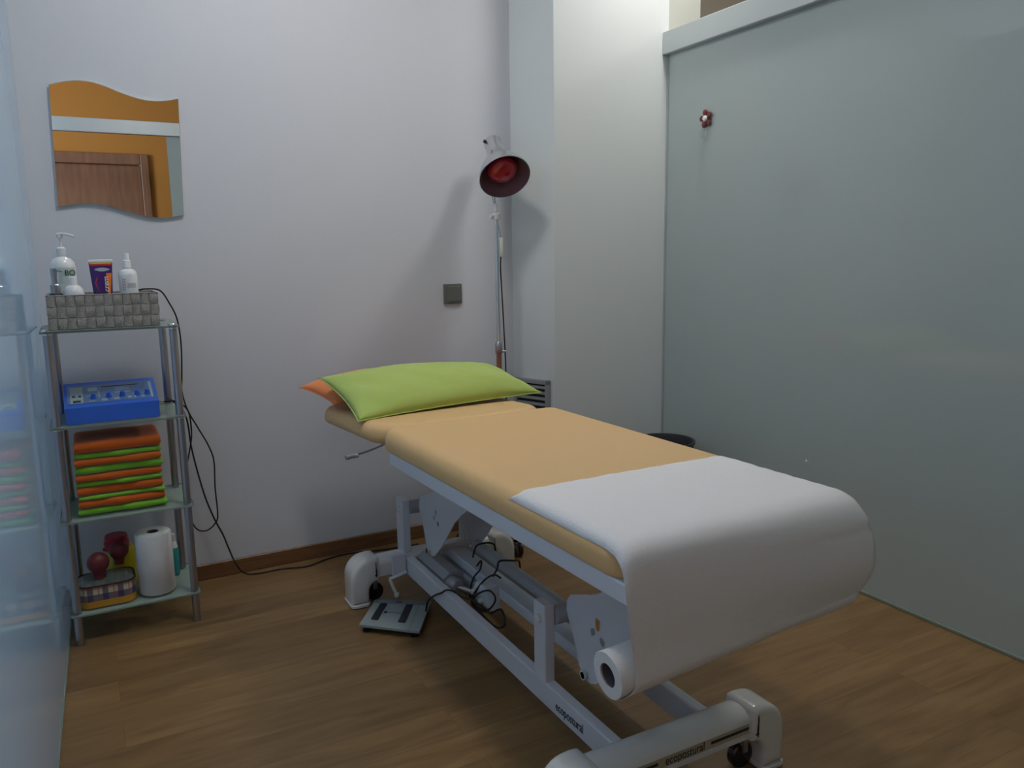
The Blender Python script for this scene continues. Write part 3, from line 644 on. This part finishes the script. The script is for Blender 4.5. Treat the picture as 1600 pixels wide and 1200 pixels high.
b = nb(); tube(b, [(1.579, LYp, 1.311), (1.577, LYp, 1.335), (1.573, LYp+.01, 1.37), (1.57, LYp+.015, 1.41), (1.575, LYp+.045, 1.50), (1.575, LYp+.075, 1.60)], .002, 8); obj('upper_cable', b, M['grey_plastic'], t, True)

# ================================================================ WASTE BIN
t = thing('waste_bin', 'dark round waste bin on the floor between pillar and right glass', 'bin', (2.225, 2.70, 0))
b = nb(); lathe(b, [(.095, 0), (.10, .004), (.128, .405), (.134, .410), (.134, .420), (.126, .420), (.122, .405), (.094, .02), (.001, .02)], (2.225, 2.695, 0), n=48, cap1=False); obj('bin_body', b, M['bin'], t, True)

# ================================================================ TREATMENT TABLE
t = thing('treatment_table', 'tan padded treatment table on a white steel lifting frame', 'treatment table', (1.087, 1.96, 0))
TT = t
cy_, sy_ = math.cos(math.radians(1.5)), math.sin(math.radians(1.5))
TF = Matrix(((cy_, -sy_, 0, .806), (sy_, cy_, 0, 1.085), (0, 0, 1, 0), (0, 0, 0, 1)))     # u across, v towards the head end
PW = .640; PLm = 1.205; ZP = .728
b = nb(); slab(b, 0, PW, 0, PLm, .6608, ZP, .055, .038, TF, .0015, eb=.007); mp = obj('main_cushion', b, M['vinyl'], TT, True, 60)
hinge = Matrix.Translation((0, PLm+.022, .652)); HT = TF @ hinge @ Matrix.Rotation(math.radians(-2.6), 4, 'X')
b = nb(); slab(b, .004, PW-.004, 0, .655, .004, .066, .10, .036, HT, .0015); obj('head_cushion', b, M['vinyl'], TT, True, 60)
b = nb(); box(b, .03, PW-.03, PLm-.02, PLm+.045, .650, .685, .01, 3, TF); obj('hinge_flap', b, M['vinyl_seam'], TT, True)
b = nb(); slab(b, .05, PW-.05, .01, .58, -.008, .003, .09, .004, HT); obj('head_panel', b, M['white_metal'], TT, True)
# upper frame
for u0, u1, nm in ((.004, .040, 'side_rail'), (PW-.040, PW-.004, 'side_rail')):
    b = nb(); box(b, u0, u1, -.010, 1.14, .620, .6605, .003, 1, TF); obj(nm, b, M['white_metal'], TT)
for v in (.05, .55, 1.09):
    b = nb(); box(b, .040, PW-.040, v, v+.035, .622, .658, .003, 1, TF); obj('cross_rail', b, M['white_metal'], TT)
# headrest lever
b = nb(); tube(b, [(.98, 2.62, .618), (.90, 2.565, .606), (.82, 2.515, .600), (.752, 2.473, .5995)], .0035, 10); lv = obj('headrest_lever', b, M['chrome'], TT, True)
b = nb(); tube(b, [(.758, 2.468, .5995), (.738, 2.47, .599), (.715, 2.462, .598)], .0075, 12); q = obj('lever_grip', b, M['grey_plastic'], lv, True); q.matrix_parent_inverse = Matrix.Identity(4)
# base beams with uprights
X0, X1 = .963, .993; XR0, XR1 = 1.215, 1.247
for xa, xb in ((X0, X1), (XR0, XR1)):
    b = nb(); box(b, xa, xb, 1.28, 2.70, .092, .156, .004, 2); obj('base_beam', b, M['white_metal'], TT)
    for ya, yb in ((1.622, 1.68), (2.632, 2.70)):
        b = nb(); box(b, xa, xb, ya, yb, .150, .364, .004, 2); p = obj('upright_post', b, M['white_metal'], TT)
        b = nb(); s = -1 if xa < 1.1 else 1; xo = xa if s < 0 else xb
        lathe(b, [(.011, 0), (.011, .005), (.009, .009)], (xo, (ya+yb)/2-.004, .325), (s, 0, 0), 6 if False else 16); q = obj('pivot_bolt', b, M['white_plastic'], p, True); q.matrix_parent_inverse = Matrix.Identity(4)
for yc in (1.645, 2.66):
    b = nb(); rod(b, (X1, yc-.015, .332), (XR0, yc-.015, .332), .0255, 28); obj('pivot_tube', b, M['grey_metal'], TT, True)
# bell-crank plates
def crank(x, py, pz, th=.006, clover=None):
    rel = [(.012, -.02), (.008, .012), (-.006, .03), (-.03, .04), (-.12, .075), (-.42, .268), (-.485, .268), (-.49, .19), (-.47, .13), (-.43, .105), (-.36, .062), (-.30, .018), (-.25, -.035), (-.20, -.09), (-.16, -.125), (-.125, -.155), (-.100, -.166), (-.068, -.164), (-.048, -.14), (-.02, -.07)]
    b = nb(); prism(b, [(py+a, pz+c) for a, c in rel], 0, x, x+th, .0012, 1); p = obj('crank_plate', b, M['white_metal'], TT); return p
for py in (1.600, 2.600):
    for x in (1.020, 1.185):
        crank(x, py, .352 if py > 2 else .364)
def leafmark(y, z, ang, s, m, nm='leaf_mark'):
    b = nb(); pts = [(0, -1), (.5, -.75), (.72, -.2), (.65, .35), (.8, 1), (.42, .6), (.18, 1.05), (0, .6), (-.18, 1.05), (-.42, .6), (-.8, 1), (-.65, .35), (-.72, -.2), (-.5, -.75)]
    a = math.radians(ang); vs = [b.verts.new((1.0193, y-(p*math.cos(a)-q*math.sin(a))*s*.75, z+(p*math.sin(a)+q*math.cos(a))*s)) for p, q in pts]; b.faces.new(vs); obj(nm, b, m, TT)
leafmark(1.470, .366, 0, .017, M['clover_orange']); leafmark(1.490, .340, 115, .013, M['clover_grey']); leafmark(1.451, .330, -115, .013, M['clover_grey'])
leafmark(2.452, .362, 0, .012, M['clover_grey']); leafmark(2.470, .338, 115, .010, M['clover_grey']); leafmark(2.436, .326, -115, .010, M['dark_print'])
# coupling bars between the cranks
b = nb(); box(b, 1.088, 1.150, 1.50, 2.585, .163, .198, .004, 2); obj('coupling_bar', b, M['white_metal'], TT)
b = nb(); box(b, 1.122, 1.160, 1.60, 2.40, .224, .262, .016, 4); obj('lift_arm', b, M['grey_metal'], TT, True)
for y, zt in ((1.518, .216), (2.52, .203)):
    b = nb(); rod(b, (1.008, y, zt), (1.20, y, zt), .009, 16); lathe(b, [(.012, 0), (.012, .006)], (1.014, y, zt), (-1, 0, 0), 16); obj('tip_pin', b, M['white_plastic'], TT, True)
# actuator
b = nb(); prism(b, [(1.002, .105), (1.085, .105), (1.085, .155), (1.06, .175), (1.025, .175), (1.002, .155)], 1, 2.36, 2.60, .006, 2); ac = obj('actuator_motor', b, M['grey_plastic'], TT, True)
b = nb(); lathe(b, [(.026, 0), (.028, .004), (.028, .045), (.022, .055)], (1.030, 2.36, .135), (.04, -1, .1), 24); q = obj('actuator_collar', b, M['grey_metal'], ac, True); q.matrix_parent_inverse = Matrix.Identity(4)
b = nb(); rod(b, (1.030, 2.31, .140), (1.045, 2.19, .160), .010, 16); q = obj('actuator_rod', b, M['chrome'], ac, True); q.matrix_parent_inverse = Matrix.Identity(4)
b = nb(); box(b, 1.075, 1.100, 2.24, 2.58, .118, .158, .006, 3); q = obj('actuator_gearbox', b, M['grey_metal'], ac, True); q.matrix_parent_inverse = Matrix.Identity(4)
b = nb(); prism(b, [(2.10, .135), (2.21, .135), (2.225, .165), (2.20, .2), (2.12, .205)], 0, 1.045, 1.09, .006, 2); br = obj('lift_bracket', b, M['white_metal'], TT, True)
for y, z in ((2.205, .163), (2.155, .15)):
    b = nb(); lathe(b, [(.010, 0), (.010, .008), (.007, .014)], (1.046, y, z), (-1, 0, 0), 16); obj('bracket_bolt', b, M['white_plastic'], br, True)
# end bars with moulded covers
def endbar(yc, cx, hw, near):
    y0, y1 = yc-.045, yc+.045
    prof = [(y0+.012, .096), (y0+.004, .100), (y0+.004, .108)]
    if near: prof += [(y0+.010, .110), (y0+.010, .138), (y0+.001, .142)]
    prof += [(y0, .143)]+[(yc-.045*math.cos(k*PI/10), .143+.026*math.sin(k*PI/10)) for k in range(1, 10)]+[(y1, .138), (y1, .106), (y1-.008, .096)]
    xa, xb = cx-hw+.085, cx+hw-.085
    b = nb(); prism(b, prof, 0, xa, xb); eb = obj('end_bar', b, M['white_plastic'], TT, True, 40)
    if near:
        b = nb(); box(b, xa, xb, y0+.0085, y0+.0105, .1105, .1375); q = obj('recess_strip', b, M['cream_plastic'], eb); q.matrix_parent_inverse = Matrix.Identity(4)
        for xs0, xs1 in ((1.190, 1.318), (.86, 1.035)): obj('black_stripe', box(nb(), xs0, xs1, y0+.0078, y0+.0086, .1205, .1275), M['dark_print'], eb)
        q = text('bar_lettering', 'ecopostural', .031, basis((1.113, y0+.0078, .1235), (1, 0, 0), (0, 0, 1)), M['dark_print'], eb, .0003, xs=.78); q.matrix_parent_inverse = Matrix.Identity(4)
    for s in (-1, 1):
        X = lambda v: cx+s*(hw-v)          # v measured inward from the outer face
        ol = [(0, .012), (0, .102)]+[(.072-.072*math.cos(math.radians(a)), .102+.074*math.sin(math.radians(a))) for a in range(10, 91, 10)]
        ol += [(.084, .177), (.102, .175), (.108, .169), (.108, .092)]+[(.104, .090)]+[(.101-.034*math.sin(math.radians(a)), .048+.040*math.cos(math.radians(a))) for a in range(0, 91, 15)]+[(.067, .012)]
        b = nb(); prism(b, [(X(u), v) for u, v in ol], 1, y0-.007, y1+.007, .018, 4); cv = obj('foot_cover', b, M['white_plastic'], TT, True, 45)
        b = nb(); xs_ = sorted((X(-.003), X(.070))); prism(b, rrect(xs_[0], xs_[1], y0-.010, y1+.010, .020, 5), 2, .002, .014, .002, 1); q = obj('foot_lip', b, M['white_plastic'], cv, True); q.matrix_parent_inverse = Matrix.Identity(4)
        b = nb(); xc = X(.098); lathe(b, [(.002, -.013), (.030, -.012), (.033, -.008), (.033, .008), (.030, .012), (.002, .013)], (xc, yc, .0335), (0, 1, 0), 28); q = obj('caster_wheel', b, M['black_gloss'], cv, True); q.matrix_parent_inverse = Matrix.Identity(4)
        b = nb(); box(b, xc-.008, xc+.008, yc-.02, yc+.02, .045, .112, .003, 2); q = obj('caster_fork', b, M['steel'], cv, True); q.matrix_parent_inverse = Matrix.Identity(4)
        b = nb(); xm = X(.093); box(b, xm-.0025, xm+.0025, y0-.0078, y0-.0066, .112, .134); box(b, xm-.006, xm+.003, y0-.0078, y0-.0066, .110, .115); q = obj('lock_mark', b, M['dark_print'], cv); q.matrix_parent_inverse = Matrix.Identity(4)
endbar(1.292, 1.092, .324, True); endbar(2.660, 1.087, .332, False)
# cover plate and pedal by the far left foot
b = nb(); box(b, .905, .960, 2.603, 2.611, .098, .176, .003, 1); lathe(b, [(.008, 0), (.008, .003)], (.930, 2.603, .145), (0, -1, 0), 16); obj('joint_plate', b, M['white_metal'], TT)
b = nb(); tube(b, [(.958, 2.60, .105), (.925, 2.595, .100), (.893, 2.60, .092)], .006, 10); pd = obj('brake_pedal', b, M['white_metal'], TT, True)
b = nb(); tube(b, [(.893, 2.60, .093), (.903, 2.592, .060), (.912, 2.588, .036)], .006, 10); lathe(b, [(.004, 0), (.010, .004), (.010, .014), (.005, .018)], (.912, 2.588, .040), (.2, -.1, -1), 16); q = obj('pedal_rod', b, M['white_plastic'], pd, True); q.matrix_parent_inverse = Matrix.Identity(4)
text('beam_lettering', 'ecopostural', .034, basis((.9622, 1.508, .122), (0, -1, .02), (0, 0, 1)), M['dark_print'], TT, .0004, xs=.78)
# table cables
b = nb(); tube(b, [(.955, 2.413, .03), (.955, 2.39, .075), (.955, 2.33, .12), (.957, 2.275, .150), (.968, 2.262, .162), (.985, 2.245, .162), (1.0, 2.22, .150), (1.005, 2.15, .165), (1.02, 2.12, .155), (1.035, 2.10, .14)], .0032, 8); obj('motor_cable', b, M['black'], TT, True)
b = nb(); tube(b, [(1.06, 2.05, .263), (1.06, 2.093, .257), (1.055, 2.148, .222), (1.04, 2.182, .177), (1.035, 2.203, .135), (1.03, 2.166, .121), (1.03, 2.107, .137), (1.035, 2.062, .17), (1.04, 2.048, .203), (1.035, 2.082, .215), (1.03, 2.15, .178), (1.025, 2.189, .134), (1.03, 2.128, .120), (1.03, 2.03, .118), (1.03, 1.97, .15), (1.035, 2.0, .185), (1.03, 2.06, .15)], .0032, 8); obj('coiled_cable', b, M['black'], TT, True)
b = nb(); tube(b, [(1.10, 2.30, .205), (1.095, 2.255, .24), (1.08, 2.235, .22), (1.06, 2.245, .19), (1.045, 2.24, .15), (1.04, 2.22, .125), (1.04, 2.17, .12), (1.04, 2.12, .13)], .0032, 8); obj('looped_cable', b, M['black'], TT, True)
b = nb(); tube(b, [(1.06, 2.10, .25), (1.09, 2.13, .258), (1.11, 2.15, .272), (1.15, 2.13, .272), (1.175, 2.14, .262), (1.18, 2.14, .22)], .0032, 8); obj('crossing_cable', b, M['black'], TT, True)
b = nb(); tube(b, [(1.10, 2.33, .225), (1.104, 2.325, .25), (1.115, 2.32, .270), (1.15, 2.315, .272), (1.172, 2.31, .262), (1.178, 2.31, .23)], .0032, 8); obj('tie_cable', b, M['black'], TT, True)

# ---- couch paper: roll under the foot end, sheet over the cushion
r0 = Vector((.800, 1.121, .470)); r1 = Vector((1.405, 1.120, .513)); rd = (r1-r0).normalized(); RR = .0455
t = thing('couch_paper', 'white paper roll under the foot end with its sheet drawn over the cushion', 'paper roll', r0)
b = nb(); L = (r1-r0).length; lathe(b, [(.0235, .02), (.0235, 0), (RR-.001, 0), (RR, .001), (RR, L-.001), (RR-.001, L), (.0235, L), (.0235, L-.02)], r0, rd, 56, cap0=False, cap1=False); obj('roll', b, M['paper'], t, True, 40)
b = nb(); lathe(b, [(.0215, .004), (.0215, L-.004)], r0, rd, 40, cap0=False, cap1=False); lathe(b, [(.0236, .002), (.0236, L-.002)], r0, rd, 40, cap0=False, cap1=False); lathe(b, [(.0215, .003), (.0236, .003)], r0, rd, 40, cap0=False, cap1=False); obj('cardboard_core', b, M['paper_core'], t, True)
b = nb(); rod(b, r0+rd*.10, r0+rd*(L-.05), .009, 16); obj('roll_spindle', b, M['steel'], t, True)
def padz(u):    # height of the cushion surface across its width
    er = .038; d = min(u, PW-u)
    return ZP-er+math.sqrt(max(0, er*er-(er-d)**2)) if d < er else ZP+.0015*min(1, (d-er)/.12)
NU, = (48,)
Lpath = [(1.117, .7300), (1.094, .7225), (1.078, .7045), (1.071, .675), (1.0695, .63), (1.070, .58), (1.074, .53), (1.0755, .49)]
Rpath = [(1.125, .7300), (1.090, .7175), (1.064, .690), (1.048, .655), (1.041, .60), (1.046, .565), (1.060, .535)]
b = nb(); rows = []
path_n = 26
for i in range(NU+1):
    s = i/NU; row = []
    uL, uR = .004, PW-.004
    # lying part, from the torn far edge to the foot end
    for j in range(30):
        f = j/29; y = 1.478-.0015*math.sin(s*60)*(1-f)+(.022*(1-f) if i == 0 else 0) - f*(1.478-1.15)
        u = uL+(uR-uL)*s
        p = TF @ Vector((u, 0, 0)); x = p.x-(y-1.085)*sy_
        wr = .0010*noise.noise(Vector((x*16, y*16, 3)))+.0007*noise.noise(Vector((x*45, y*30, 9)))
        ez = .0018*abs(math.sin(y*60)) if s > .97 else 0
        dy_end = max(0, (1.20-y)); z = padz(u)+.0022+wr+ez
        row.append(Vector((x, y, z)))
    # front part: blend of the tight left edge and the bulging right edge
    k = s**1.5
    pts = [(a[0]*(1-k)+c[0]*k, a[1]*(1-k)+c[1]*k) for a, c in zip(Lpath, Rpath)]
    drop = max(0, (ZP+.002)-row[-1].z)
    pts = [(a+.55*drop*(1-q/4 if q < 4 else 0), c-drop*(1-q/4 if q < 4 else 0)) for q, (a, c) in enumerate(pts)]
    cen = r0+rd*(L*max(0, min(1, s*.97+.03))); 
    tail = []
    for a in range(0, 8):
        th = math.radians(180+a*14); tail.append((cen.y+(RR+.0012)*math.cos(th), cen.z+(RR+.0012)*math.sin(th)))
    ctrl = [(row[-1].y, row[-1].z)]+pts+tail
    sx0 = row[-1].x
    sp_ = spline([(0, c[0], c[1]) for c in ctrl], 5)
    tot = len(sp_)
    for q, P_ in enumerate(sp_[1:]):
        f = q/tot; xx = sx0+(1-s)*(-.008+.028*math.sin(PI*max(0, min(1, (f-.25)/.6)))**2-.0*f)*min(1, f*6) - s*.028*f*f + (1-s)*.012*max(0, (f-.7)/.3)
        wr = .0045*noise.noise(Vector((xx*6+P_.z*3, P_.y*4, P_.z*5)))*min(1, (1-f)*4)
        cr = -.006*math.exp(-((P_.z-(.662-.02*(1-s)))/.005)**2)*max(0, (s-.45)/.55)
        row.append(Vector((xx, P_.y+wr-cr, P_.z)))
    rows.append([b.verts.new(v) for v in row])
for a, c in zip(rows, rows[1:]):
    for j in range(len(a)-1): b.faces.new((a[j], a[j+1], c[j+1], c[j]))
sheet = obj('paper_sheet', b, M['paper'], t, True, 60)
sol = sheet.modifiers.new('thickness', 'SOLIDIFY'); sol.thickness = .0006; sol.offset = 1

# ================================================================ PILLOWS
def cushion(name, c, th, m, label, seed, nu=64, nv=40, flat=.35):
    # c: near-left, near-right, far-right, far-left corner points
    c = [Vector(p) for p in c]; b = nb(); top = []; bot = []
    nrm = (c[1]-c[0]).cross(c[3]-c[0]).normalized()
    for i in range(nu+1):
        rt, rb = [], []
        for j in range(nv+1):
            u = i/nu; v = j/nv; U = 2*u-1; V = 2*v-1
            # sides of a stuffed case curve inward between the corners
            pu = .5+.5*U*(1-.050*(1-V*V)); pv = .5+.5*V*(1-.085*(1-U*U))
            P = (c[0]*(1-pu)+c[1]*pu)*(1-pv)+(c[3]*(1-pu)+c[2]*pu)*pv
            e = (max(0, 1-abs(U)**2.6))**.55*(max(0, 1-abs(V)**2.6))**.52
            w1 = noise.noise(Vector((u*3.2+seed, v*3+seed, 1)))*.10+noise.noise(Vector((u*9+seed, v*4, 2)))*.04
            cr = math.exp(-((abs(U)-.80)/.14)**2)*.08*math.sin(v*15+U*9+seed)+.03*math.sin((u*2.2+v*1.1)*14+2*noise.noise(Vector((u*3, v*3, seed))))*(1-abs(V))
            h = th*e*(1+w1+cr)
            seam = .0015*noise.noise(Vector((u*20, v*20, seed)))
            rt.append(b.verts.new(P+nrm*(h*(1-flat)+seam))); rb.append(b.verts.new(P-nrm*(h*flat)+nrm*seam) if 0 < i < nu and 0 < j < nv else rt[-1])
        top.append(rt); bot.append(rb)
    for i in range(nu):
        for j in range(nv):
            b.faces.new((top[i][j], top[i+1][j], top[i+1][j+1], top[i][j+1]))
            q = (bot[i][j], bot[i][j+1], bot[i+1][j+1], bot[i+1][j])
            try: b.faces.new(q)
            except ValueError: pass
    loop = [top[i][0].co.copy() for i in range(0, nu+1, 2)]+[top[nu][j].co.copy() for j in range(2, nv+1, 2)]+[top[i][nv].co.copy() for i in range(nu-2, -1, -2)]+[top[0][j].co.copy() for j in range(nv-2, -1, -2)]
    p = tag(obj(name, b, m, None, True, 180), label, 'pillow', 'pillows on the headrest')
    b = nb(); tube(b, loop, .0022, 6, 1); obj('seam_piping', b, m, p, True)
    return p
cushion('pillow', [(.765, 2.745, .722), (1.44, 2.73, .735), (1.42, 3.01, .755), (.700, 2.990, .756)], .108, M['orange_cloth'], 'orange pillow lying underneath, at the wall end of the headrest', 1.3, flat=.28)
cushion('pillow', [(.765, 2.475, .711), (1.505, 2.545, .726), (1.420, 2.80, .805), (.735, 2.825, .812)], .086, M['green_cloth'], 'lime green pillow on top, leaning over the orange one', 4.1, flat=.14)

# ================================================================ BATHROOM SCALE
P0 = Vector((.724, 2.436, 0)); P1 = Vector((.880, 2.288, 0)); P2 = Vector((1.001, 2.480, 0)); P3 = Vector((.835, 2.595, 0))
def sq(u, v, z): p = (P0*(1-u)+P1*u)*(1-v)+(P3*(1-u)+P2*u)*v; return Vector((p.x, p.y, z))
t = thing('bathroom_scale', 'grey glass bathroom scale with two dark strips on the floor under the table', 'scale', (.86, 2.45, 0))
def qbox(bm, u0, u1, v0, v1, z0, z1):
    A = [bm.verts.new(sq(u, v, z0)) for u, v in ((u0, v0), (u1, v0), (u1, v1), (u0, v1))]; B = [bm.verts.new(sq(u, v, z1)) for u, v in ((u0, v0), (u1, v0), (u1, v1), (u0, v1))]
    bm.faces.new(A[::-1]); bm.faces.new(B)
    for k in range(4): bm.faces.new((A[k], A[(k+1) % 4], B[(k+1) % 4], B[k]))
    return bm
obj('glass_platform', qbox(nb(), 0, 1, 0, 1, .020, .028), M['scale_glass'], t)
obj('scale_body', qbox(nb(), .10, .90, .12, .88, .006, .0195), M['black_gloss'], t)
for u, v in ((.1, .1), (.9, .1), (.9, .9), (.1, .9)):
    b = nb(); lathe(b, [(.014, 0), (.014, .006)], sq(u, v, 0), n=16); obj('rubber_foot', b, M['black'], t)
for u0 in (.14, .60): obj('ribbed_strip', qbox(nb(), u0, u0+.115, .22, .83, .028, .032), M['scale_dark'], t)
b = nb(); qbox(b, .02, .98, .86, .99, .0281, .0285); obj('display_band', b, mat('scale_display_band', (.17, .21, .24), .2), t)
b = nb(); qbox(b, .40, .50, .90, .96, .0286, .0290); obj('display', b, M['dark_print'], t)
b = nb(); qbox(b, .30, .58, .52, .53, .0281, .0286); qbox(b, .28, .33, .49, .57, .0281, .0286); qbox(b, .82, .825, 0, 1, .0281, .0284); obj('print', b, M['scale_dark'], t)
